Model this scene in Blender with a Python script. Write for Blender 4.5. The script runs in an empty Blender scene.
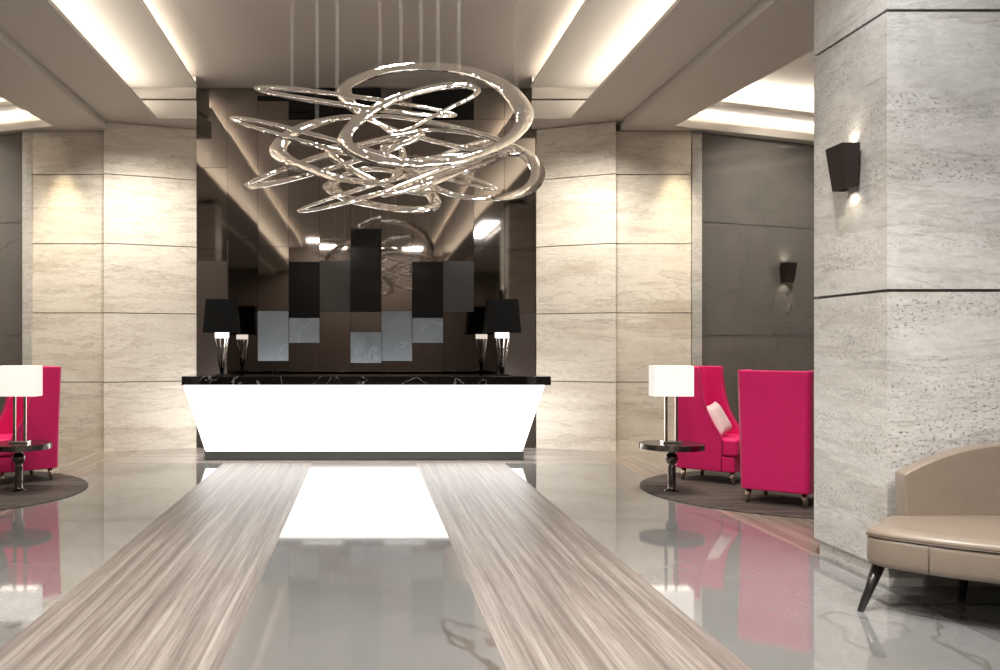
import bpy, bmesh, math, random
from mathutils import Vector, Matrix
random.seed(7)
R = math.radians
SC = bpy.context.scene
COL = SC.collection

# ------------------------------------------------------------------ camera, world, lights, exposure
FPX = 900.0            # focal length in pixels of the 1000 px wide frame
CX, CY, H = 364.0, 346.0, 1.4
cam = bpy.data.cameras.new('camera')
cam.sensor_fit = 'HORIZONTAL'; cam.sensor_width = 36.0
cam.lens = 36.0 * FPX / 1000.0
cam.shift_x = (500 - CX) / 1000.0
cam.shift_y = (CY - 335) / 1000.0
cam.clip_end = 200
camo = bpy.data.objects.new('camera', cam); COL.objects.link(camo)
camo.location = (0, 0, H); camo.rotation_euler = (R(90), 0, 0)
SC.camera = camo
w = bpy.data.worlds.new('world'); SC.world = w; w.use_nodes = True
w.node_tree.nodes['Background'].inputs[0].default_value = (.9, .92, 1, 1)
w.node_tree.nodes['Background'].inputs[1].default_value = .3
SC.view_settings.view_transform = 'Standard'
SC.view_settings.look = 'None'
SC.view_settings.gamma = 1
SC.view_settings.use_curve_mapping = False
SC.view_settings.exposure = 0.66
SC.cycles.max_bounces = 8
SC.cycles.diffuse_bounces = 4
SC.cycles.glossy_bounces = 5
SC.cycles.sample_clamp_indirect = 6
SC.cycles.use_denoising = True
SC.cycles.caustics_reflective = False
SC.cycles.caustics_refractive = False

def W(px, py, Y):
    """world point seen at a pixel at distance Y"""
    return Vector(((px - CX) / FPX * Y, Y, H - (py - CY) / FPX * Y))

def area(name, loc, rot, sx, sy, power, col=(1, .93, .82), spread=180):
    l = bpy.data.lights.new(name, 'AREA'); l.shape = 'RECTANGLE'
    l.size = sx; l.size_y = sy; l.energy = power; l.color = col; l.spread = R(spread)
    o = bpy.data.objects.new(name, l); COL.objects.link(o)
    o.location = loc; o.rotation_euler = rot
    return o

def spot(name, loc, target, power, ang=60, blend=.8, col=(1, .92, .8), size=.05):
    l = bpy.data.lights.new(name, 'SPOT'); l.energy = power; l.color = col
    l.spot_size = R(ang); l.spot_blend = blend; l.shadow_soft_size = size
    o = bpy.data.objects.new(name, l); COL.objects.link(o)
    o.location = loc
    o.rotation_euler = (Vector(target) - Vector(loc)).to_track_quat('-Z', 'Y').to_euler()
    return o

def wash(name, loc, target, sx, sy, power, spread=120, rz=0., col=(1, .94, .84)):
    o = area(name, loc, (0, 0, 0), sx, sy, power, col, spread)
    d = Vector(target) - Vector(loc)
    q = d.to_track_quat('-Z', 'Y')
    o.rotation_euler = q.to_euler()
    return o

Y0, Y1 = -8.0, 11.8
for s in (-1, 1):
    # cove light behind the lower ceiling edge, washing the band above and the centre
    area('cove_light', (s * 2.98, (Y0 + Y1) / 2, 4.47), (0, R(180 - s * 22), 0), .10, Y1 - Y0 - .2, 46)
    area('cove_light', (s * 2.50, (Y0 + Y1) / 2, 4.86), (0, R(180 - s * 78), 0), .06, Y1 - Y0 - .2, 85)
    # linear wall washers in the ceiling in front of the travertine wall
    for k in range(4):
        spot('wall_washer', (s * (2.42 + .22 * k), 10.85 - .10 * k, 4.36), (s * (2.45 + .24 * k), 12.28 - .11 * k, .5), 68, 116, 1, (1, .94, .85), .06)
    spot('wall_washer', (s * 3.85, 10.8, 4.25), (s * 3.9, 11.97, 1.2), 38, 100, 1, (1, .93, .8), .06)
    spot('downlight_and_fill', (s * (4.14 if s > 0 else 3.98), 11.66, 4.24), (s * (4.15 if s > 0 else 3.99), 11.94, 1.9), 95, 48, 1, (1, .84, .55))
    spot('downlight_and_fill', (s * 3.2, 6.4, 4.3), (s * 3.6, 7.9, .5), 150, 50, 1)  # extra spot added to brighten the armchairs by the pillars
    # downlights over the seating groups and the aisle
    spot('downlight_and_fill', (s * 4.1, 8.3, 4.2), (s * 3.8, 8.9, 0), 150, 70, 1)
    spot('downlight_and_fill', (s * 2.9, 8.2, 4.3), (s * 3.6, 9.2, .8), 190, 60, 1)
    spot('downlight_and_fill', (s * 3.1, 3.0, 4.3), (s * 3.1, 3.6, 0), 120, 90, 1)
    spot('downlight_and_fill', (s * 5.6, 10.6, 4.6), (s * 5.7, 12.5, 2.4), 210, 95, 1)
spot('downlight_and_fill', (2.05, 4.4, 4.7), (3.5, 5.3, 1.6), 150, 85, 1, (.97, .98, 1))
spot('downlight_and_fill', (2.2, 5.9, 4.3), (3.03, 5.6, 1.1), 90, 42, 1)
# unseen accent spots added above the chandelier to give its rings highlights
for (x, y, z, p) in ((-.9, 6.6, 4.84, 70), (1.1, 6.7, 4.84, 70), (.2, 8.2, 4.84, 40)):
    spot('ring_highlight_spot', (x, y, z), (.2, 7.2, 3.05), p, 70, .9, (1, .95, .88), .18)
# unseen fill lights added at ceiling height, reflecting as bright bands in the mirrors
for x in (-1.3, 1.3):
    area('ceiling_fill_light', (x, -6.7, 4.90), (0, 0, 0), 1.3, .9, 110, (1, .96, .9))
area('ceiling_fill_light', (3.1, 1.9, 4.36), (0, 0, 0), .4, 3., 70, (.96, .97, 1))
spot('downlight_and_fill', (-.9, 3.2, 4.9), (-.6, 4.2, 0), 700, 100, 1, (1, .96, .9))  # this spot and the next are added fill for the centre floor
spot('downlight_and_fill', (1.2, 3.2, 4.9), (1.0, 4.6, 0), 700, 100, 1, (1, .96, .9))

# ------------------------------------------------------------------ material helpers
def mat(name):
    m = bpy.data.materials.new(name); m.use_nodes = True
    nt = m.node_tree
    return m, nt, nt.nodes['Principled BSDF']

def simple(name, col, rough=.5, metal=0., spec=.5, emis=None, estr=0., coat=0.):
    m, nt, b = mat(name)
    b.inputs['Base Color'].default_value = (*col, 1)
    b.inputs['Roughness'].default_value = rough
    b.inputs['Metallic'].default_value = metal
    b.inputs['Specular IOR Level'].default_value = spec
    b.inputs['Coat Weight'].default_value = coat
    if emis:
        b.inputs['Emission Color'].default_value = (*emis, 1)
        b.inputs['Emission Strength'].default_value = estr
    return m

def N(nt, t, **kw):
    n = nt.nodes.new(t)
    for k, v in kw.items():
        if k in n.inputs: n.inputs[k].default_value = v
        else: setattr(n, k, v)
    return n

def coords(nt, scale=(1, 1, 1), rot=(0, 0, 0)):
    tc = nt.nodes.new('ShaderNodeTexCoord'); mp = nt.nodes.new('ShaderNodeMapping')
    mp.inputs['Scale'].default_value = scale; mp.inputs['Rotation'].default_value = rot
    nt.links.new(tc.outputs['Object'], mp.inputs['Vector'])
    return mp.outputs['Vector']

def noise(nt, vec, scale, detail=6, rough=.6, dist=0.):
    n = N(nt, 'ShaderNodeTexNoise', Scale=scale, Detail=detail, Roughness=rough, Distortion=dist)
    nt.links.new(vec, n.inputs['Vector']); return n.outputs['Fac']

def ramp(nt, fac, stops):
    r = nt.nodes.new('ShaderNodeValToRGB')
    while len(r.color_ramp.elements) < len(stops): r.color_ramp.elements.new(.5)
    for e, (p, c) in zip(r.color_ramp.elements, stops):
        e.position = p; e.color = (*c, 1) if len(c) == 3 else c
    nt.links.new(fac, r.inputs['Fac']); return r.outputs['Color']

def mixc(nt, a, b, fac, mode='MIX'):
    m = nt.nodes.new('ShaderNodeMix'); m.data_type = 'RGBA'; m.blend_type = mode
    if isinstance(fac, float): m.inputs[0].default_value = fac
    else: nt.links.new(fac, m.inputs[0])
    for i, v in ((6, a), (7, b)):
        if isinstance(v, tuple): m.inputs[i].default_value = (*v, 1)
        else: nt.links.new(v, m.inputs[i])
    return m.outputs[2]

def bump(nt, b, h, strength=.3, dist=.01):
    n = N(nt, 'ShaderNodeBump', Strength=strength, Distance=dist)
    nt.links.new(h, n.inputs['Height']); nt.links.new(n.outputs['Normal'], b.inputs['Normal'])

def travertine(name, light, mid, dark, rough=.45, zs=3.2, pit=.62, spec=.4, crust=.6):
    m, nt, b = mat(name)
    v = coords(nt, (.55, .55, zs))
    n1 = noise(nt, v, .8, 8, .6, .4)
    c1 = ramp(nt, n1, [(.32, mid), (.46, light), (.55, light), (.72, mid)])
    vf = coords(nt, (.6, .6, 3.2))
    n2 = noise(nt, vf, 1.1, 9, .66, .6)
    vein = ramp(nt, n2, [(.485, (0, 0, 0)), (.50, (1, 1, 1)), (.515, (0, 0, 0))])
    c2 = mixc(nt, c1, dark, vein)
    k = nt.nodes.new('ShaderNodeMath'); k.operation = 'MULTIPLY'; k.inputs[1].default_value = .35
    nt.links.new(vein, k.inputs[0])
    c2 = mixc(nt, c1, dark, k.outputs[0])
    n3 = noise(nt, coords(nt, (.42, .42, 2.7)), .9, 10, .66, .35)
    cr = ramp(nt, n3, [(.30, (1., 1., 1.)), (.43, (.84, .82, .79)), (.442, (.62, .58, .54)), (.45, (1., 1., 1.)), (.52, (1., 1., .99)), (.60, (.86, .84, .81)), (.607, (.66, .62, .58)), (.615, (.97, .96, .95)), (.7, (.88, .86, .83))])
    c2 = mixc(nt, c2, cr, crust, 'MULTIPLY')
    vp = coords(nt, (26, 26, 40))
    pn = noise(nt, vp, 1.6, 4, .7)
    area_n = noise(nt, coords(nt, (.45, .45, 3.6)), 1.1, 5, .65, .2)
    am = ramp(nt, area_n, [(.45, (0, 0, 0)), (.6, (1, 1, 1))])
    pm = ramp(nt, pn, [(pit, (0, 0, 0)), (pit + .05, (1, 1, 1))])
    pits = mixc(nt, (0., 0., 0.), pm, am)
    k2 = nt.nodes.new('ShaderNodeMath'); k2.operation = 'MULTIPLY'; k2.inputs[1].default_value = .8
    nt.links.new(pits, k2.inputs[0])
    c3 = mixc(nt, c2, tuple(x * .6 for x in dark), k2.outputs[0])
    fine = noise(nt, coords(nt, (8, 8, 22)), 2, 5, .7)
    c3 = mixc(nt, c3, ramp(nt, fine, [(.35, tuple(x * .86 for x in mid)), (.65, (1., 1., 1.))]), .28, 'MULTIPLY')
    nt.links.new(c3, b.inputs['Base Color'])
    b.inputs['Roughness'].default_value = rough
    b.inputs['Specular IOR Level'].default_value = spec
    inv = nt.nodes.new('ShaderNodeMath'); inv.operation = 'SUBTRACT'; inv.inputs[0].default_value = 1
    nt.links.new(pits, inv.inputs[1])
    bump(nt, b, inv.outputs[0], .35, .006)
    return m

def marble(name, base, tint, vein, rough=.03, vs=.5, vw=.008, vamt=.5, spec=.6, rot=.6, metal=0., ior=1.5):
    m, nt, b = mat(name)
    v = coords(nt, (vs, vs, vs), (0, rot * .5, rot))
    n1 = noise(nt, v, .8, 7, .6, .7)
    c1 = ramp(nt, n1, [(.35, tint), (.65, base)])
    n2 = noise(nt, coords(nt, (vs, vs * .45, vs), (.3, 0, rot)), 1.0, 6, .5, .5)
    ve = ramp(nt, n2, [(.5 - vw, (0, 0, 0)), (.5, (1, 1, 1)), (.5 + vw, (0, 0, 0))])
    br = ramp(nt, noise(nt, v, 1.7, 3), [(.42, (0, 0, 0)), (.6, (vamt,) * 3)])
    vf = mixc(nt, (0., 0., 0.), ve, br)
    c2 = mixc(nt, c1, vein, vf)
    nt.links.new(c2, b.inputs['Base Color'])
    b.inputs['Roughness'].default_value = rough
    b.inputs['Specular IOR Level'].default_value = spec
    b.inputs['Metallic'].default_value = metal
    b.inputs['IOR'].default_value = ior
    return m

def striped(name, cols, rough=.16, along='Y', sc=1.0, spec=.5, rot=0., coat=0.):
    """vein-cut travertine with long streaks"""
    m, nt, b = mat(name)
    s = (13 * sc, .22 * sc, 1) if along == 'Y' else (.22 * sc, 13 * sc, 1)
    n1 = noise(nt, coords(nt, s, (0, 0, rot)), 1.0, 9, .72, .25)
    s2 = tuple(x * 3 if i < 2 else x for i, x in enumerate(s))
    n2 = noise(nt, coords(nt, s2, (0, 0, rot)), 2.0, 6, .75, .2)
    n3 = noise(nt, coords(nt, (.9, .3, 1), (0, 0, rot)), 1.0, 3)
    c1 = ramp(nt, n1, [(.28, cols[0]), (.45, cols[1]), (.55, cols[2]), (.72, cols[3])])
    c2 = mixc(nt, c1, ramp(nt, n2, [(.36, (.35, .32, .30)), (.52, (1., 1., 1.))]), .5, 'MULTIPLY')
    c3 = mixc(nt, c2, ramp(nt, n3, [(.3, (.72, .70, .70)), (.7, (1., 1., 1.))]), .7, 'MULTIPLY')
    nt.links.new(c3, b.inputs['Base Color'])
    b.inputs['Roughness'].default_value = rough
    b.inputs['Specular IOR Level'].default_value = spec
    b.inputs['Coat Weight'].default_value = coat
    return m

M = {}
M['ceiling'] = simple('ceiling_plaster', (.64, .60, .55), .55)
M['ceiling_centre'] = simple('ceiling_lacquer', (.60, .55, .50), .32, spec=.5)
M['ceiling_white'] = simple('cove_plaster', (.72, .68, .62), .6)
M['trav'] = travertine('cream_travertine', (.86, .81, .72), (.70, .63, .53), (.38, .31, .25))
M['trav_grey'] = travertine('grey_travertine', (.66, .64, .61), (.46, .44, .41), (.26, .24, .22), .4, 1.4, .56)
M['joint'] = simple('stone_joint', (.10, .09, .08), .6)
M['floor_white'] = marble('white_floor_marble', (.25, .248, .245), (.20, .20, .195), (.08, .06, .05), .05, .42, .0012, .75, .5, .6, 0., 4.6)
M['floor_dark'] = marble('grey_floor_marble', (.16, .16, .16), (.10, .10, .10), (.4, .4, .4), .05, .7, .006, .4)
M['runner'] = striped('striped_travertine', [(.11, .09, .08), (.21, .18, .16), (.31, .275, .25), (.46, .425, .39)], .38, 'Y', 1.6, .2)
M['runner_side'] = striped('brown_striped_travertine', [(.20, .17, .14), (.31, .26, .22), (.40, .35, .30), (.50, .45, .40)], .16, 'Y', 1, .5, R(-28))
M['runner_back'] = striped('cross_striped_travertine', [(.22, .20, .18), (.34, .31, .28), (.44, .41, .38), (.54, .51, .48)], .18, 'X')
M['wall_marble'] = marble('grey_wall_marble', (.17, .16, .15), (.115, .11, .105), (.03, .027, .025), .05, .55, .004, .6, .6, .6, 0., 2.5)
M['black_marble'] = marble('black_marble', (.006, .006, .006), (.012, .011, .011), (.75, .72, .7), .05, 2.6, .012, .9)
M['bronze'] = simple('bronze_mirror', (.25, .22, .20), .03, 1.)
M['bronze2'] = simple('bronze_mirror_light', (.30, .265, .235), .04, 1.)
M['smoke'] = simple('grey_smoked_mirror', (.075, .072, .07), .16, .5)
M['satin'] = simple('satin_bronze', (.085, .07, .06), .4, .6)
M['blackglass'] = simple('black_glass', (.006, .006, .006), .12, 0, .25)
M['blue'] = marble('blue_grey_reflection', (.20, .225, .25), (.13, .15, .17), (.30, .33, .36), .12, 1.5, .02, .5)  # bluish reflection put into the colour of the insert panels
M['desk_glow'] = simple('backlit_white_panel', (.9, .9, .9), .25, 0, .5, (1, .985, .96), 2.3)
M['steel'] = simple('brushed_steel', (.20, .21, .21), .3, .8)
M['chrome'] = simple('polished_chrome', (.8, .78, .75), .07, 1.)
M['dark_chrome'] = simple('smoked_chrome', (.16, .14, .13), .10, 1.)
M['dark_top'] = simple('dark_table_lacquer', (.035, .026, .024), .16, 0, .35)
M['shade_white'] = simple('lit_white_shade', (.9, .88, .84), .8, 0, .2, (1, .955, .89), .36)
M['bulb'] = simple('lamp_bulb', (1, .95, .9), .5, 0, .2, (1, .9, .78), 8)
M['post'] = simple('bronze_post', (.42, .36, .30), .16, 1.)
M['cuff'] = simple('lit_cuff', (.9, .9, .9), .5, 0, .2, (1, .97, .93), 2.0)
M['shade_black'] = simple('black_shade', (.004, .004, .004), .7, 0, .2)
M['black'] = simple('black_metal', (.012, .011, .011), .3, .2)
M['brown_metal'] = simple('dark_bronze_metal', (.035, .024, .022), .38, .5)
M['gold'] = simple('champagne_leg', (.50, .40, .32), .25, .9)
M['rod'] = simple('clear_acrylic', (.85, .82, .78), .2); M['rod'].node_tree.nodes['Principled BSDF'].inputs['Alpha'].default_value = .07
M['darkwood'] = simple('black_wood', (.012, .009, .008), .3)
M['strip'] = simple('recess_dark', (.02, .018, .016), .5)

def fabric(name, col, rough=.6, sheen=.3, sc=600, spec=.3):
    m, nt, b = mat(name)
    n = noise(nt, coords(nt), sc * .1, 3)
    c = mixc(nt, tuple(x * .88 for x in col), tuple(min(1, x * 1.08) for x in col), n)
    nt.links.new(c, b.inputs['Base Color'])
    b.inputs['Roughness'].default_value = rough; b.inputs['Sheen Weight'].default_value = sheen
    b.inputs['Specular IOR Level'].default_value = spec
    bump(nt, b, noise(nt, coords(nt), sc, 2), .08, .001)
    return m
M['pink'] = fabric('crimson_pink_upholstery', (.70, .015, .15), .42, .04, 400, .35)
M['piping'] = simple('pink_piping', (.50, .012, .09), .4)
M['pillow'] = fabric('pale_pink_satin', (.82, .62, .64), .35, .2, 60, .5)
M['leather'] = fabric('taupe_leather', (.235, .185, .145), .34, 0., 120, .45)
M['seam'] = simple('leather_seam', (.10, .07, .05), .5)

m, nt, b = mat('rug_pile')
v = coords(nt, (1, 1, 1), (0, 0, R(-20)))
wv = N(nt, 'ShaderNodeTexWave', Scale=3.2, Distortion=.6, Detail=2); wv.bands_direction = 'Y'
nt.links.new(v, wv.inputs['Vector'])
nt.links.new(ramp(nt, noise(nt, coords(nt, (.5, 9, 1), (0, 0, R(-20))), 1.6, 6, .7, .3), [(.35, (.022, .016, .014)), (.62, (.105, .082, .07))]), b.inputs['Base Color'])
b.inputs['Roughness'].default_value = .85
bump(nt, b, noise(nt, v, 120, 2), .3, .003)
M['rug'] = m

m, nt, b = mat('crystal_ribbon')
b.inputs['Base Color'].default_value = (.97, .93, .88, 1)
b.inputs['Metallic'].default_value = 1
b.inputs['Roughness'].default_value = .07
bump(nt, b, noise(nt, coords(nt), 3.5, 3, .5, .8), .6, .05)
M['crystal'] = m

# ------------------------------------------------------------------ object helpers
def link(name, me, m=None, parent=None, smooth=False):
    o = bpy.data.objects.new(name, me); COL.objects.link(o)
    if m is not None:
        for mm in (m if isinstance(m, (list, tuple)) else [m]): me.materials.append(mm)
    if smooth:
        for p in me.polygons: p.use_smooth = True
    if parent: o.parent = parent
    return o

def obj(name, bm, m=None, parent=None, smooth=False, bevel=0., seg=2, sub=0):
    bmesh.ops.recalc_face_normals(bm, faces=bm.faces)
    me = bpy.data.meshes.new(name); bm.to_mesh(me); bm.free()
    o = link(name, me, m, parent, smooth)
    if bevel:
        d = o.modifiers.new('bevel', 'BEVEL'); d.width = bevel; d.segments = seg; d.limit_method = 'ANGLE'; d.angle_limit = R(40)
        for p in me.polygons: p.use_smooth = True
        wn = o.modifiers.new('wn', 'WEIGHTED_NORMAL'); wn.keep_sharp = False
    if sub:
        d = o.modifiers.new('sub', 'SUBSURF'); d.levels = sub; d.render_levels = sub
    return o

def thing(name, label, cat, loc=(0, 0, 0), rz=0., group=None):
    o = bpy.data.objects.new(name, None); COL.objects.link(o)
    o.empty_display_size = .1
    o.location = loc; o.rotation_euler = (0, 0, rz)
    return tag(o, label, cat, group)

def tag(o, label, cat, group=None):
    o['label'] = label; o['category'] = cat
    if group: o['group'] = group
    return o

def struct(name, bm, m, **kw):
    o = obj(name, bm, m, **kw); o['kind'] = 'structure'; return o

def box(bm, x0, x1, y0, y1, z0, z1, mi=0, mx=None):
    vs = [bm.verts.new((x, y, z)) for z in (z0, z1) for x, y in ((x0, y0), (x1, y0), (x1, y1), (x0, y1))]
    if mx is not None:
        for v in vs: v.co = mx @ v.co
    for f in ((3, 2, 1, 0), (4, 5, 6, 7), (0, 1, 5, 4), (1, 2, 6, 5), (2, 3, 7, 6), (3, 0, 4, 7)):
        bm.faces.new([vs[i] for i in f]).material_index = mi
    return vs

def prism(bm, pts, z0, z1, mi=0):
    lo = [bm.verts.new((x, y, z0)) for x, y in pts]; hi = [bm.verts.new((x, y, z1)) for x, y in pts]
    n = len(pts)
    fs = [bm.faces.new(lo[::-1]), bm.faces.new(hi)]
    for i in range(n): fs.append(bm.faces.new((lo[i], lo[(i + 1) % n], hi[(i + 1) % n], hi[i])))
    for f in fs: f.material_index = mi

def lathe(bm, prof, seg=32, c=(0, 0)):
    rings = []
    for r, z in prof:
        rings.append([bm.verts.new((c[0] + r * math.cos(2 * math.pi * i / seg), c[1] + r * math.sin(2 * math.pi * i / seg), z)) for i in range(seg)])
    for a, b_ in zip(rings, rings[1:]):
        for i in range(seg): bm.faces.new((a[i], a[(i + 1) % seg], b_[(i + 1) % seg], b_[i]))
    bm.faces.new(rings[0][::-1]); bm.faces.new(rings[-1])

def rod(bm, p, q, r0, r1=None, seg=12):
    p, q = Vector(p), Vector(q); r1 = r0 if r1 is None else r1
    d = (q - p).normalized(); u = d.orthogonal().normalized(); v = d.cross(u)
    A = [bm.verts.new(p + r0 * (math.cos(t) * u + math.sin(t) * v)) for t in (2 * math.pi * i / seg for i in range(seg))]
    B = [bm.verts.new(q + r1 * (math.cos(t) * u + math.sin(t) * v)) for t in (2 * math.pi * i / seg for i in range(seg))]
    for i in range(seg): bm.faces.new((A[i], A[(i + 1) % seg], B[(i + 1) % seg], B[i]))
    bm.faces.new(A[::-1]); bm.faces.new(B)

def tube(bm, pts, r, seg=6, closed=False):
    n = len(pts); rings = []
    for i, p in enumerate(pts):
        p = Vector(p)
        a = Vector(pts[(i - 1) % n]) if (closed or i > 0) else p
        c = Vector(pts[(i + 1) % n]) if (closed or i < n - 1) else p
        d = (c - a).normalized()
        ref = Vector((0, 0, 1)) if abs(d.z) < .9 else Vector((1, 0, 0))
        u = d.cross(ref).normalized(); v = d.cross(u)
        rings.append([bm.verts.new(p + r * (math.cos(2 * math.pi * k / seg) * u + math.sin(2 * math.pi * k / seg) * v)) for k in range(seg)])
    m_ = n if closed else n - 1
    for i in range(m_):
        a, c = rings[i], rings[(i + 1) % n]
        for k in range(seg): bm.faces.new((a[k], a[(k + 1) % seg], c[(k + 1) % seg], c[k]))
    if not closed: bm.faces.new(rings[0][::-1]); bm.faces.new(rings[-1])

def copy_tree(o, parent=None):
    c = o.copy(); COL.objects.link(c)
    if parent: c.parent = parent
    for ch in list(o.children): copy_tree(ch, c)
    return c

# ------------------------------------------------------------------ floor
bm = bmesh.new()
xs = [-8.4, -3.0, -1.68, -.62, .62, 1.68, 3.0, 8.4]
ys = [-8.0, 6.0, 10.3, 10.75, 14.0]
# materials: 0 white, 1 runner, 2 cross, 3 side brown, 4 grey
plan = [[4, 0, 1, 0, 1, 0, 4], [3, 0, 1, 0, 1, 0, 3], [3, 0, 1, 2, 1, 0, 3], [3, 2, 2, 2, 2, 2, 3]]
gv = {(i, j): bm.verts.new((x, y, 0)) for i, x in enumerate(xs) for j, y in enumerate(ys)}
for j in range(len(ys) - 1):
    for i in range(len(xs) - 1):
        f = bm.faces.new((gv[i, j], gv[i + 1, j], gv[i + 1, j + 1], gv[i, j + 1])); f.material_index = plan[j][i]
nf = list(bm.faces)
ext = bmesh.ops.extrude_face_region(bm, geom=nf)
for v in [g for g in ext['geom'] if isinstance(g, bmesh.types.BMVert)]: v.co.z = -.12
struct('floor', bm, [M['floor_white'], M['runner'], M['runner_back'], M['runner_side'], M['floor_dark']])

# ------------------------------------------------------------------ ceiling
YB = 12.38     # mirror wall plane
bm = bmesh.new()
box(bm, -2.75, 2.75, Y0, YB + .3, 4.95, 5.10)
struct('ceiling', bm, M['ceiling_centre'])
for s, side in ((-1, 'left'), (1, 'right')):
    bm = bmesh.new()
    def sb(x0, x1, *a, **k): box(bm, min(s * x0, s * x1), max(s * x0, s * x1), *a, **k)
    sb(2.19, 3.24, Y0, 11.8, 4.79, 4.83, mi=1)          # upper band
    sb(2.62, 3.24, Y0, YB, 4.83, 4.949, mi=1)
    sb(2.73, 3.42, Y0, 11.8, 4.38, 4.42); sb(3.41, 3.45, Y0, YB + .4, 4.262, 4.44)                # lower lip
    sb(3.16, 3.42, Y0, 11.8, 4.42, 4.83, mi=1)
    prism(bm, [(s * x, y) for x, y in ((2.195, 11.8), (3.42, 11.8), (3.42, YB + .4), (2.31, YB + .4), (2.31, YB))], 4.38, 4.62)           # closing piece above the stone wall
    prism(bm, [(s * x, y) for x, y in ((2.215, 11.86), (3.30, 11.86), (3.30, YB + .4), (2.31, YB + .4), (2.31, YB))], 4.66, 4.949)
    struct('ceiling_cove_' + side, bm, [M['ceiling'], M['ceiling_white']])
    # outer ceiling with coffer
    hole = [(4.04, 11.70), (4.52, 7.0), (7.6, 7.3), (7.6, 13.05)]
    inn = [(4.44, 11.45), (4.84, 7.5), (7.3, 7.75), (7.3, 12.55)]
    def ringp(outer, inner, z0, z1, mi=0):
        for i in range(4):
            a, b_, c, d = outer[i], outer[(i + 1) % 4], inner[(i + 1) % 4], inner[i]
            prism(bm, [(s * p[0], p[1]) for p in (a, b_, c, d)], z0, z1, mi)
    bm = bmesh.new()
    ringp([(3.412, 13.9), (3.412, Y0), (8.4, Y0), (8.4, 13.9)], hole, 4.26, 4.36)
    hole2 = [(p[0] - (.1 if p[0] < 5 else -.1), p[1]) for p in hole]
    ringp(hole2, inn, 4.47, 4.53)
    cx_, cy_ = 5.9, 9.8
    out3 = [(cx_ + (p[0] - cx_) * 1.16, cy_ + (p[1] - cy_) * 1.16) for p in hole]
    ringp(out3, hole2 if False else [(cx_ + (p[0] - cx_) * 1.1, cy_ + (p[1] - cy_) * 1.1) for p in hole], 4.36, 4.85, 0)
    prism(bm, [(s * p[0], p[1]) for p in out3], 4.78, 4.86, 1)
    struct('ceiling_' + side, bm, [M['ceiling'], M['ceiling_white']])
    # cove lights in the coffer
    for (z, poly, pw) in ((4.40, hole, 12), (4.57, [(p[0] - (.14 if p[0] < 5 else -.14), p[1] + (.14 if p[1] > 9 else -.14)) for p in inn], 18)):
        for a, b_ in ((poly[0], poly[3]), (poly[0], poly[1])):
            mx_, my_ = s * (a[0] + b_[0]) / 2, (a[1] + b_[1]) / 2
            L = math.hypot(a[0] - b_[0], a[1] - b_[1])
            ang = math.atan2(b_[1] - a[1], s * (b_[0] - a[0]))
            area('coffer_light', (mx_, my_, z), (R(180), 0, -ang if False else ang), L * .95, .05, pw)

# ------------------------------------------------------------------ walls
def courses(bm, pts, joints, gap=.012, back=.02):
    """stone prism cut into courses, material 0, with a dark core, material 1"""
    c = Vector((sum(p[0] for p in pts) / len(pts), sum(p[1] for p in pts) / len(pts)))
    for a, b_ in zip(joints, joints[1:]):
        prism(bm, pts, a + (gap / 2 if a > 0 else 0), b_ - gap / 2, 0)
    core = []
    n = len(pts)
    for i in range(n):
        p0, p1, p2 = Vector(pts[i - 1]), Vector(pts[i]), Vector(pts[(i + 1) % n])
        d1 = (p1 - p0).normalized(); d2 = (p2 - p1).normalized()
        n1 = Vector((-d1.y, d1.x)); n2 = Vector((-d2.y, d2.x))
        k = (n1 + n2); k = k / max(.2, k.dot(n1))
        if (p1 + k * .01 - c).length > (p1 - c).length: k = -k
        core.append(tuple(p1 + k * back))
    prism(bm, core, joints[0] + .001, joints[-1] - .002, 1)

J = [0, .92, 1.84, 2.76, 3.68]
bm = bmesh.new(); courses(bm, [(-3.44, 11.90), (-2.30, YB), (-2.30, 12.9), (-3.44, 12.9)], J + [4.379])
struct('wall_back_left', bm, [M['trav'], M['joint']])
bm = bmesh.new(); courses(bm, [(2.37, YB), (3.33, 11.90), (3.33, 12.9), (2.37, 12.9)], J + [4.379])
struct('wall_back_right', bm, [M['trav'], M['joint']])
bm = bmesh.new(); courses(bm, [(-4.41, 11.97), (-3.445, 11.97), (-3.445, 12.9), (-4.41, 12.9)], J + [4.259])
struct('wall_alcove_left', bm, [M['trav'], M['joint']])
bm = bmesh.new(); courses(bm, [(3.335, 11.97), (4.35, 11.97), (4.35, 12.9), (3.335, 12.9)], J + [4.259])
struct('wall_alcove_right', bm, [M['trav'], M['joint']])
bm = bmesh.new(); box(bm, -2.30, 2.37, YB + .12, YB + .5, 0, 4.95)
struct('wall_back', bm, M['strip'])
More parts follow.
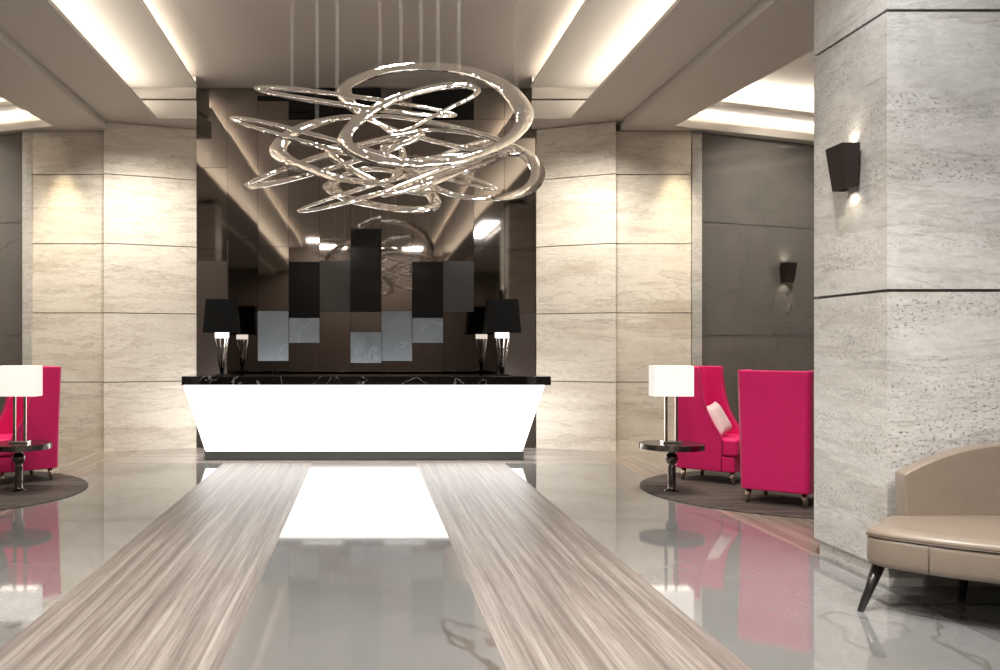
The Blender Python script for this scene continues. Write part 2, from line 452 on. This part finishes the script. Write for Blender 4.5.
for s, side in ((-1, 'left'), (1, 'right')):
    xa = 4.49 if s > 0 else 4.54
    bm = bmesh.new(); box(bm, min(s * (xa - .13), s * xa), max(s * (xa - .13), s * xa), 11.95, 12.6, 0, 4.259)
    struct('trim_%d' % (1 if s < 0 else 2), bm, M['trav_grey'], bevel=.006)
    # angled dark marble wall
    p0, p1 = (s * xa, 12.03), (s * 8.3, 13.55)
    pts = [p0, p1, (p1[0], 13.8), (p0[0], 13.8)]
    bm = bmesh.new(); courses(bm, pts, [0, 1.54, 3.06, 4.259], .01, .015)
    struct('wall_marble_' + side, bm, [M['wall_marble'], M['joint']])
    bm = bmesh.new(); box(bm, min(s * 8.2, s * 8.4), max(s * 8.2, s * 8.4), Y0, 13.55, 0, 4.26)
    struct('wall_' + side, bm, M['trav_grey'])
    # square stone pillar
    bm = bmesh.new()
    px0, px1 = sorted((s * 3.03, s * 4.75))
    courses(bm, [(px0, 5.215), (px1, 5.215), (px1, 6.06), (px0, 6.06)], [.10, 1.722, 3.345, 4.30], .018)
    q = .025
    prism(bm, [(px0 + q, 5.215 + q), (px1 - q, 5.215 + q), (px1 - q, 6.06 - q), (px0 + q, 6.06 - q)], 0, .098, 0)
    struct('wall_pillar_' + side, bm, [M['trav_grey'], M['joint']])
bm = bmesh.new(); box(bm, -8.4, 8.4, Y0 - .2, Y0, 0, 5.1)
struct('wall_front', bm, simple('rear_wall_panel', (.16, .13, .11), .4))

# ------------------------------------------------------------------ mirrored feature wall
mw = thing('mirror_wall', 'tall wall of bronze, grey and black mirror panels behind the reception desk', 'wall panel', (0, YB, 0))
edges = [196.5 + 30.8 * i for i in range(12)]
def colx(i): return (edges[i] - CX) / FPX * YB
def zz(py): return H - (py - CY) / FPX * YB
B, L_, S, K, U = 'bronze', 'bronze2', 'smoke', 'blackglass', 'blue'
cols = [
    [(88, 168, B), (168, 261, L_), (261, 480, 'satin')],
    [(88, 120, B), (120, 240, B), (240, 313, B), (313, 480, B)],
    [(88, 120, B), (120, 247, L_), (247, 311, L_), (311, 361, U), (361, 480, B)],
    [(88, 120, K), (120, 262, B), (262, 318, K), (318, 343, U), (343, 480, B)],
    [(88, 120, K), (120, 261, B), (261, 312, S), (312, 480, B)],
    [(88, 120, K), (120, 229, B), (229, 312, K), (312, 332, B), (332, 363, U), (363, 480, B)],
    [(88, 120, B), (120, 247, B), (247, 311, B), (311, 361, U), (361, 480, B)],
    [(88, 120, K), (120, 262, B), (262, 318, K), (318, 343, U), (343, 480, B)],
    [(88, 120, K), (120, 261, B), (261, 312, S), (312, 480, B)],
    [(88, 120, B), (120, 247, L_), (247, 313, L_), (313, 480, B)],
    [(88, 120, B), (120, 200, L_), (200, 313, L_), (313, 480, 'satin')],
]
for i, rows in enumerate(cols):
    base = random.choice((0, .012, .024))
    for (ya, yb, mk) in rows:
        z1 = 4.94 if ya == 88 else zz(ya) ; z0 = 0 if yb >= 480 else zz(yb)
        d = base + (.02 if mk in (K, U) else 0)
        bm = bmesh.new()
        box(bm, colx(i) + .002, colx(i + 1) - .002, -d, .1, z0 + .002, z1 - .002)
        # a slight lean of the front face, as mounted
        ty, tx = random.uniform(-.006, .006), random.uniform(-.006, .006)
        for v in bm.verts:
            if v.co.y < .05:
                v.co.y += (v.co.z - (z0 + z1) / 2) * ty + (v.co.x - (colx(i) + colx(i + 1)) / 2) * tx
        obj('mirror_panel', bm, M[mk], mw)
# shadow box ledges near the top of the panels
for (xa, xb, ya, yb, mk) in ((258, 289, 97, 101, K), (289, 320, 104, 113, K)):
    bm = bmesh.new()
    box(bm, (xa - CX) / FPX * YB, (xb - CX) / FPX * YB, -.06, -.03, zz(yb), zz(ya)); obj('top_ledge', bm, M[mk], mw)

# ------------------------------------------------------------------ reception desk
dk = thing('reception_desk', 'long backlit white reception desk tapering down under a black marble worktop', 'desk', (0, 11.05, 0))
bm = bmesh.new()
# glowing body: hexahedron tapering downwards
tw, bw = 2.20, 1.95
v = [bm.verts.new(c) for c in ((-bw, .02, .11), (bw, .02, .11), (bw, .62, .11), (-bw, .62, .11),
                               (-tw, -.10, .925), (tw, -.10, .925), (tw, .72, .925), (-tw, .66, .925))]
for f in ((3, 2, 1, 0), (4, 5, 6, 7), (0, 1, 5, 4), (1, 2, 6, 5), (2, 3, 7, 6), (3, 0, 4, 7)): bm.faces.new([v[k] for k in f])
obj('desk_body', bm, M['desk_glow'], dk)
bm = bmesh.new(); box(bm, -1.96, 1.96, .0, .64, 0, .105); obj('plinth', bm, M['steel'], dk, bevel=.004)
bm = bmesh.new(); box(bm, -2.215, 2.27, -.13, .70, .925, 1.032); obj('worktop', bm, M['black_marble'], dk, bevel=.004)

def desk_lamp(x, label):
    t = thing('desk_lamp', label, 'lamp', (x, 11.37, 1.033), 0, 'black table lamps on the reception desk')
    bm = bmesh.new(); box(bm, -.09, .09, -.06, .06, 0, .012); obj('base', bm, M['black'], t, bevel=.003)
    for dx, dy in ((-.085, -.03), (.085, -.03), (-.03, .05), (.035, .05)):
        bm = bmesh.new(); rod(bm, (dx * .12, dy * .12, .01), (dx, dy, .47), .010, .012, 8)
        obj('leg', bm, M['chrome'] if dx > 0 else M['dark_chrome'], t, smooth=True)
    bm = bmesh.new(); box(bm, -.08, .08, -.055, .055, .468, .55); obj('lit_cuff', bm, M['cuff'], t)
    bm = bmesh.new()
    z0, z1 = .535, .955
    for (za, zb, ba, bb) in ((z0, z1, .215, .18),):
        o_ = [[bm.verts.new((sx * h, sy * h * .8, z)) for sx, sy in ((-1, -1), (1, -1), (1, 1), (-1, 1))] for h, z in ((ba, za), (bb, zb), (bb - .008, zb), (ba - .008, za))]
        for k in range(4):
            A, Bv = o_[k], o_[(k + 1) % 4]
            for j in range(4): bm.faces.new((A[j], A[(j + 1) % 4], Bv[(j + 1) % 4], Bv[j]))
    obj('lamp_shade', bm, M['shade_black'], t)
    return t
desk_lamp((222 - CX) / FPX * 11.37, 'black shaded table lamp at the left end of the reception desk')
desk_lamp((502 - CX) / FPX * 11.37, 'black shaded table lamp at the right end of the reception desk')

# ------------------------------------------------------------------ chandelier
CH = thing('chandelier', 'large sculptural chandelier of interlaced silvery crystal ribbon rings over the aisle', 'chandelier', (0.2, 7.2, 3.05))
chm = Matrix.Translation((0.2, 7.2, 3.05)).inverted()
def crom(P, n=10):
    out = []; m_ = len(P)
    for i in range(m_):
        p0, p1, p2, p3 = (P[(i + k - 1) % m_] for k in range(4))
        for j in range(n):
            t = j / n
            out.append(tuple(.5 * ((2 * b_) + (-a + c) * t + (2 * a - 5 * b_ + 4 * c - d) * t * t + (-a + 3 * b_ - 3 * c + d) * t ** 3) for a, b_, c, d in zip(p0, p1, p2, p3)))
    return out
PROF = [(1, 0), (.75, .7), (.25, 1.0), (-.3, .95), (-.8, .6), (-1, 0), (-.6, -.85), (-.05, -1.05), (.45, -.8)]
NP = len(PROF); SHARP = (0, 2, 5, 7)
def ribbon(ctrl, depth=.9, dy=0., slope=0., n=9, lift=None):
    """closed ribbon ring; ctrl = (x, y, width) in cm-like units; depth grows away from the viewer"""
    cy = sum(p[1] for p in ctrl) / len(ctrl); cx = sum(p[0] for p in ctrl) / len(ctrl)
    pts = crom([(p[0], p[1], p[2], (lift[i] if lift else 0.)) for i, p in enumerate(ctrl)], n)
    W3 = []
    for x, y, wd, lf in pts:
        D = 7.2 + dy + depth * (y - cy) * .008 + slope * (x - cx) * .008 + lf
        W3.append((W(x, y, D), max(wd, 2.) * 1.22 * D / FPX))
    m_ = len(W3); bm = bmesh.new(); rings = []
    cen = sum((p for p, _ in W3), Vector()) / m_
    nrm = Vector()
    for i in range(m_): nrm += (W3[i][0] - cen).cross(W3[(i + 1) % m_][0] - cen)
    nrm.normalize()
    for i, (p, wd) in enumerate(W3):
        d = (W3[(i + 1) % m_][0] - W3[i - 1][0]).normalized()
        rad = d.cross(nrm).normalized(); up = rad.cross(d)
        hw, th = wd * .5, max(.008, wd * .24)
        ring = []
        tw = .5 * math.sin(4 * math.pi * i / m_ + cx)
        for (ca, sa) in PROF:
            q1 = ca * math.cos(tw) * hw - sa * math.sin(tw) * th; q2 = ca * math.sin(tw) * hw * .6 + sa * math.cos(tw) * th
            ring.append(bm.verts.new(chm @ (p + rad * q1 + up * q2)))
        rings.append(ring)
    for i in range(m_):
        a, c = rings[i], rings[(i + 1) % m_]
        for k in range(NP): bm.faces.new((a[k], a[(k + 1) % NP], c[(k + 1) % NP], c[k]))
    for i in range(m_):
        a, c = rings[i], rings[(i + 1) % m_]
        for k in SHARP:
            e_ = bm.edges.get((a[k], c[k]))
            if e_: e_.smooth = False
    obj('crystal_ring', bm, M['crystal'], CH, smooth=True)
def thin(x0, y0, x1, y1, b_, wd, tip=3., **k):
    """slender ellipse between two tips"""
    cx, cy = (x0 + x1) / 2, (y0 + y1) / 2; ux, uy = (x1 - x0) / 2, (y1 - y0) / 2
    L = math.hypot(ux, uy); nx, ny = -uy / L, ux / L
    c = []
    for i in range(12):
        a = 2 * math.pi * i / 12
        c.append((cx + ux * math.cos(a) + nx * b_ * math.sin(a), cy + uy * math.cos(a) + ny * b_ * math.sin(a), wd + (tip - wd) * abs(math.cos(a)) ** 4))
    ribbon(c, **k)
ribbon([(477, 90, 6), (460, 85, 9), (430, 89, 10), (395, 99, 11), (362, 117, 13), (345, 138, 14), (353, 151, 12), (378, 160, 11), (410, 164, 10), (450, 161, 11), (490, 150, 12),
        (516, 134, 15), (524, 114, 17), (510, 92, 15), (485, 77, 13), (450, 68, 12), (410, 67, 12), (375, 73, 13), (347, 86, 14), (346, 98, 13), (358, 111, 9), (377, 123, 5), (402, 131, 4), (432, 117, 5), (456, 105, 6), (472, 97, 6)],
       depth=-1.2, lift=[0, 0, 0, -.05, -.1, -.1, -.08, -.05, 0, 0, 0, 0, 0, 0, 0, .05, .1, .12, .15, .18, .2, .2, .15, .1, .05, 0])
ribbon([(278, 150, 14), (291, 134, 12), (320, 122, 10), (355, 117, 7), (385, 128, 6), (402, 150, 6), (398, 172, 8), (383, 183, 6), (350, 180, 8), (315, 171, 11), (291, 163, 13)], depth=-1.6, dy=.15)
thin(256, 88, 455, 115, 5, 6, 4, depth=-1., dy=.1, slope=.25)
thin(231, 118, 405, 163, 5, 6, 3, depth=-1., dy=-.1, slope=.3)
thin(246, 186, 422, 134, 7, 7, 6, depth=-1., dy=.1, slope=-.2)
thin(299, 211, 480, 160, 5, 6, 3, depth=-1., dy=-.1, slope=.2)
ribbon([(331, 187, 14), (341, 177, 9), (365, 169, 8), (395, 172, 6), (420, 185, 8), (435, 201, 10), (427, 209, 9), (400, 209, 8), (370, 204, 9), (347, 198, 12)], depth=-1.4, dy=-.05)
ribbon([(418, 176, 8), (430, 162, 7), (455, 150, 6), (485, 142, 7), (510, 147, 10), (530, 158, 13), (538, 173, 14), (530, 188, 11), (508, 196, 9), (478, 198, 8), (445, 192, 8)], depth=-1.5, dy=.1)
thin(385, 158, 497, 189, 4, 4, 3, depth=-.8, dy=.2)
thin(372, 118, 522, 152, 9, 6, 5, depth=-1., dy=.25)
ribbon([(386, 152, 10), (398, 137, 12), (425, 130, 6), (465, 133, 5), (498, 141, 6), (480, 152, 6), (440, 157, 6), (405, 162, 8)], depth=-1.4, dy=.2)
thin(330, 150, 430, 190, 12, 7, 8, depth=-1.2, dy=.0)
thin(382, 195, 510, 152, 5, 5, 4, depth=-1., dy=-.15, slope=.2)
# suspension rods up to the ceiling canopy
for px, py, D in ((292, 92, 7.3), (317, 122, 7.3), (337, 92, 7.2), (380, 72, 7.3), (401, 66, 7.2), (421, 66, 7.2), (438, 68, 7.2), (459, 70, 7.2), (516, 100, 7.2)):
    p = W(px, py, D); bm = bmesh.new()
    rod(bm, chm @ p, chm @ Vector((p.x, p.y, 4.93)), .016, None, 10)
    obj('suspension_rod', bm, M['rod'], CH, smooth=True)
bm = bmesh.new(); lathe(bm, [(1.15, 1.868), (1.17, 1.875), (1.17, 1.899)], 48); obj('ceiling_canopy', bm, M['ceiling_white'], CH)

# ------------------------------------------------------------------ wing armchairs
def wing_chair(label, loc, rz, group=None):
    t = thing('wing_armchair', label, 'armchair', loc, rz, group)
    hw, yb, th = .30, .31, .055
    prof = [(.12, -.20), (.28, -.20), (.42, -.205), (.47, -.20), (.54, -.155), (.62, -.105), (.72, -.055), (.85, -.015), (1.0, .01), (1.10, .02), (1.170, .022)]
    bm = bmesh.new(); rings = []
    for z, yf in prof:
        k = (z - .12) / 1.085
        w_ = hw * (.95 + .07 * k); y_b = yb - .02 + .03 * k
        def path(w_, yb_, yf_, r):
            P = [(-w_, yf_)]
            for a in range(0, 91, 18):
                P.append((-w_ + r - r * math.cos(R(a)), yb_ - r + r * math.sin(R(a))))
            P += [(-x, y) for x, y in P[::-1]]
            return P
        o_ = path(w_, y_b, yf, .05); i_ = path(w_ - th, y_b - th * 1.3, yf, .09)
        rings.append([bm.verts.new((x, y, z)) for x, y in o_ + i_[::-1]])
    n = len(rings[0])
    for a, c in zip(rings, rings[1:]):
        for i in range(n): bm.faces.new((a[i], a[(i + 1) % n], c[(i + 1) % n], c[i]))
    for rg, f in ((rings[0], 1), (rings[-1], 0)):
        h = n // 2
        for i in range(h - 1):
            bm.faces.new((rg[i], rg[i + 1], rg[n - 2 - i], rg[n - 1 - i]))
    obj('backrest', bm, M['pink'], t, bevel=.012, seg=2)
    # piping along the wing edge
    bm = bmesh.new()
    for sx in (-1, 1):
        tube(bm, [(sx * hw * (.95 + .07 * (z - .12) / 1.085), yf - .002, z) for z, yf in prof], .006)
    obj('piping', bm, M['piping'], t, smooth=True)
    bm = bmesh.new(); box(bm, -hw * .94, hw * .94, -.33, .25, .12, .275); obj('seat_base', bm, M['pink'], t, bevel=.015, seg=3)
    bm = bmesh.new(); box(bm, -hw * .97, hw * .97, -.36, -.205, .278, .455)
    box(bm, -hw + .058, hw - .058, -.21, .2, .278, .46)
    obj('seat_cushion', bm, M['pink'], t, bevel=.03, seg=4)
    for sx, sy in ((-1, -1), (1, -1), (-1, 1), (1, 1)):
        bm = bmesh.new(); rod(bm, (sx * (hw - .06), -.04 + sy * .26, .0), (sx * (hw - .07), -.04 + sy * .25, .125), .017, .027, 12)
        obj('leg', bm, M['gold'], t, smooth=True)
    return t
def face(dx, dy): return math.atan2(dx, -dy)      # local -Y looks along (dx, dy)
RUGY = 8.63
wing_chair('crimson pink wing armchair beyond the right side table, satin pillow on its seat', (3.635, 9.37, .016), face(.72, -.69), 'pink wing armchairs')
wing_chair('crimson pink wing armchair with its back to the viewer, beside the right pillar', (3.74, 8.03, .016), face(.65, .76), 'pink wing armchairs')
wing_chair('crimson pink wing armchair at the left edge behind the left side table', (-3.57, 9.36, .016), face(-.72, -.69), 'pink wing armchairs')

# throw pillow
bm = bmesh.new()
n = 10; top = {}; bot = {}
for i in range(n + 1):
    for j in range(n + 1):
        u, v_ = i / n * 2 - 1, j / n * 2 - 1
        h = .055 * (max(0, (1 - u ** 4) * (1 - v_ ** 4))) ** .5
        px_, py_ = u * .17 * (1 - .06 * (1 - v_ * v_)), v_ * .17 * (1 - .06 * (1 - u * u))
        top[i, j] = bm.verts.new((px_, py_, h + .002)); bot[i, j] = bm.verts.new((px_, py_, -h - .002))
for i in range(n):
    for j in range(n):
        bm.faces.new((top[i, j], top[i + 1, j], top[i + 1, j + 1], top[i, j + 1]))
        bm.faces.new((bot[i, j + 1], bot[i + 1, j + 1], bot[i + 1, j], bot[i, j]))
for i in range(n):
    for a, c in (((i, 0), (i + 1, 0)), ((i + 1, n), (i, n)), ((0, i + 1), (0, i)), ((n, i), (n, i + 1))):
        bm.faces.new((top[a], bot[a], bot[c], top[c]))
pl = obj('throw_pillow', bm, M['pillow'], smooth=True)
tag(pl, 'pale pink satin throw pillow leaning inside the right hand wing armchair', 'pillow')
pl.location = (3.64, 9.255, .65)
pl.rotation_euler = (Matrix.Rotation(face(.72, -.69), 3, 'Z') @ Matrix.Rotation(R(62), 3, 'X') @ Matrix.Rotation(R(8), 3, 'Z')).to_euler()

# ------------------------------------------------------------------ side tables, lamps, rugs
def side_table(x, y, label):
    t = thing('side_table', label, 'side table', (x, y, .012), 0, 'round side tables')
    bm = bmesh.new(); lathe(bm, [(.285, .405), (.297, .408), (.297, .455), (.293, .458)], 48); obj('table_top', bm, M['dark_top'], t)
    bm = bmesh.new()
    rod_ = [(.296, .403), (.302, .405), (.302, .455), (.296, .457)]
    rings = [[bm.verts.new((r * math.cos(2 * math.pi * i / 48), r * math.sin(2 * math.pi * i / 48), z)) for i in range(48)] for r, z in rod_]
    for k in range(4):
        a, c = rings[k], rings[(k + 1) % 4]
        for i in range(48): bm.faces.new((a[i], a[(i + 1) % 48], c[(i + 1) % 48], c[i]))
    obj('rim', bm, M['dark_chrome'], t, smooth=False)
    bm = bmesh.new()
    lathe(bm, [(.07, 0), (.07, .008), (.045, .014), (.038, .03), (.038, .23), (.042, .24), (.03, .25), (.048, .275), (.060, .305), (.060, .325), (.046, .355), (.028, .375), (.05, .385), (.05, .395), (.03, .395), (.06, .406)], 32)
    obj('pedestal', bm, M['dark_chrome'], t, smooth=True)
    return t
side_table(2.95, RUGY, 'round dark side table beside the right hand pink armchairs')
side_table(-3.31, RUGY, 'round dark side table in front of the left pink armchair')

def table_lamp(x, y, label):
    t = thing('table_lamp', label, 'lamp', (x, y, .471), 0, 'white shaded table lamps')
    bm = bmesh.new(); box(bm, -.09, .09, -.05, .05, 0, .022); obj('base', bm, M['chrome'], t, bevel=.003)
    for dx in (-.05, .05):
        bm = bmesh.new(); box(bm, dx - .013, dx + .013, -.013, .013, .02, .50); obj('post', bm, M['post'], t, bevel=.003)
    bm = bmesh.new()
    z0, z1 = .45, .74
    mx = Matrix.Rotation(0, 4, 'Z')
    o_ = [[bm.verts.new(mx @ Vector((sx * a, sy * c, z))) for sx, sy in ((-1, -1), (1, -1), (1, 1), (-1, 1))] for a, c, z in ((.186, .09, z0), (.186, .09, z1), (.180, .084, z1), (.180, .084, z0))]
    for k in range(4):
        A, Bv = o_[k], o_[(k + 1) % 4]
        for j in range(4): bm.faces.new((A[j], A[(j + 1) % 4], Bv[(j + 1) % 4], Bv[j]))
    obj('lamp_shade', bm, M['shade_white'], t)
    bm = bmesh.new(); rod(bm, (0, 0, .55), (0, 0, .64), .03, None, 12); obj('bulb', bm, M['bulb'], t, smooth=True)
    return t
table_lamp(2.945, RUGY, 'lit table lamp with white box shade on the right side table')
table_lamp(-3.30, RUGY, 'lit table lamp with white box shade on the left side table')

for s, lab in ((1, 'round dark striped rug under the right hand seating group'), (-1, 'round dark striped rug under the left hand seating group')):
    bm = bmesh.new(); lathe(bm, [(1.44, .0005), (1.45, .006), (1.44, .012)], 96)
    o = obj('round_rug', bm, M['rug']); o.location = (s * 4.16, RUGY, 0)
    tag(o, lab, 'rug', 'round rugs')

# ------------------------------------------------------------------ wall sconces
def sconce(loc, rz, label, big=1.):
    t = thing('wall_sconce', label, 'wall lamp', loc, rz, 'dark wall sconces')
    bm = bmesh.new()
    # local: wall plane at y = 0, projects to -y; wider at the top
    a = [(-.10, -.13, .135), (.10, -.13, .135), (.10, -.02, .135), (-.10, -.02, .135)]
    c = [(-.072, -.10, -.135), (.075, -.10, -.135), (.075, -.02, -.135), (-.075, -.02, -.135)]
    def sc_(P, k): 
        return [(x * k, -.075 + (y + .075) * k, z) for x, y, z in P]
    ai, ci = sc_(a, .9), sc_(c, .88)
    L = [[bm.verts.new(p) for p in q_] for q_ in (c, a, ai, ci)]
    for k in range(4):
        A, Bv = L[k], L[(k + 1) % 4]
        for j in range(4): bm.faces.new((A[j], A[(j + 1) % 4], Bv[(j + 1) % 4], Bv[j]))
    obj('sconce_body', bm, M['brown_metal'], t)
    bm = bmesh.new(); box(bm, -.05, .05, -.025, 0, -.06, .06); obj('wall_plate', bm, M['black'], t)
    bm = bmesh.new(); rod(bm, (0, -.07, -.03), (0, -.07, .04), .02, .02, 12)
    obj('bulb', bm, simple('bulb_glow', (1, .95, .85), .5, 0, .2, (1, .9, .75), 25), t)
    bm = bmesh.new(); rod(bm, (0, -.07, 0), (0, -.01, 0), .006, None, 8); obj('bulb_arm', bm, M['black'], t)
    c = Vector(loc)
    n_ = Matrix.Rotation(rz, 3, 'Z') @ Vector((0, -1, 0))
    for sz in (-1, 1):
        p = c + n_ * .05 + Vector((0, 0, sz * .12))
        spot('sconce_light', p, p + Vector((0, 0, sz)) - n_ * .25, 1.6, 110, 1, (1, .9, .75), .02)
    return t
sconce((3.03, 5.56, 2.50), R(-90), 'dark tapered wall sconce on the left face of the grey stone pillar')
ang = math.atan2(13.55 - 12.03, 8.3 - 4.53)
Xs = 5.87
sconce((Xs, 12.03 + (Xs - 4.53) * math.tan(ang) - .003, 2.42), ang, 'small dark wall sconce on the far grey marble wall')

# ------------------------------------------------------------------ taupe curved sofa
sf = thing('curved_sofa', 'taupe leather curved sofa with tapered black legs in front of the right pillar', 'sofa', (3.55, 4.75, 0))
# plan of the seat: straight-ish back at y = +.38, convex front; local origin at (3.55, 4.75)
def seat_plan(inset=0.):
    P = []
    ctrl = [(-.60, .335), (-.72, .20), (-.86, .06), (-.88, -.02), (-.80, -.14), (-.60, -.33), (-.32, -.50), (0, -.58), (.42, -.56), (.85, -.40), (1.10, -.18), (1.18, -.02), (1.14, .08), (1.02, .22), (.90, .335), (.5, .36), (0, .365), (-.3, .36)]
    for x, y in crom([(a, b_) for a, b_ in ctrl], 5):
        k = 1 - inset; P.append((x * k, -.05 + (y + .05) * (1 - inset * 1.4)))
    return P
bm = bmesh.new()
lev = [(.245, .035), (.255, .01), (.28, 0), (.37, 0), (.40, .004)]
rings = [[bm.verts.new((x, y, z)) for x, y in seat_plan(i_)] for z, i_ in lev]
n = len(rings[0])
for a, c in zip(rings, rings[1:]):
    for i in range(n): bm.faces.new((a[i], a[(i + 1) % n], c[(i + 1) % n], c[i]))
bm.faces.new(rings[0][::-1]); bm.faces.new(rings[-1])
obj('seat_base', bm, M['leather'], sf, smooth=True)
bm = bmesh.new()
lev = [(.402, .006), (.412, .0), (.43, .008), (.445, .05), (.450, .12)]
rings = [[bm.verts.new((x, y, z)) for x, y in seat_plan(i_)] for z, i_ in lev]
for a, c in zip(rings, rings[1:]):
    for i in range(n): bm.faces.new((a[i], a[(i + 1) % n], c[(i + 1) % n], c[i]))
bm.faces.new(rings[0][::-1]); bm.faces.new(rings[-1])
cu = obj('seat_cushion', bm, M['leather'], sf, smooth=True)
bm = bmesh.new(); tube(bm, [(x, y, .403) for x, y in seat_plan(-.002)], .004, 6, True); obj('piping', bm, M['seam'], sf, smooth=True)
bm = bmesh.new(); tube(bm, [(-.715, -.232, .25), (-.716, -.234, .32), (-.715, -.232, .40)], .0025, 6); obj('seam', bm, M['seam'], sf, smooth=True)
# backrest: arch-topped panel, slightly curved in plan
bm = bmesh.new()
nn = 36; F = []; Bk = []
def btop(u):   # u in -1..1
    return .455 + .225 + .17 * (1 - abs(u) ** 2.2)
for k in range(nn + 1):
    u = -1 + 2 * k / nn; x = -.515 + (u + 1) * .5 * 1.36; yf = .335 - .0 * u * u
    rowf, rowb = [], []
    for j in range(9):
        z = .40 + (btop(u) - .40) * j / 8
        lean = (z - .4) * .05
        rowf.append(bm.verts.new((x, yf - .045 + lean, z))); rowb.append(bm.verts.new((x, yf + .055 + lean, z)))
    F.append(rowf); Bk.append(rowb)
for k in range(nn):
    for j in range(8):
        bm.faces.new((F[k][j], F[k + 1][j], F[k + 1][j + 1], F[k][j + 1]))
        bm.faces.new((Bk[k][j + 1], Bk[k + 1][j + 1], Bk[k + 1][j], Bk[k][j]))
    bm.faces.new((F[k][8], F[k + 1][8], Bk[k + 1][8], Bk[k][8])); bm.faces.new((F[k][0], Bk[k][0], Bk[k + 1][0], F[k + 1][0]))
for k in (0, nn):
    for j in range(8): bm.faces.new((F[k][j], F[k][j + 1], Bk[k][j + 1], Bk[k][j]))
obj('backrest', bm, M['leather'], sf, bevel=.012, seg=3)
for (x0, y0, x1, y1) in ((-.93, .0, -.80, .04), (-.26, .20, -.26, .18), (1.2, .0, 1.06, .04), (.7, .2, .7, .18), (.3, -.46, .3, -.42)):
    bm = bmesh.new(); rod(bm, (x0, y0, 0), (x1, y1, .26), .016, .034, 12); obj('leg', bm, M['darkwood'], sf, smooth=True)
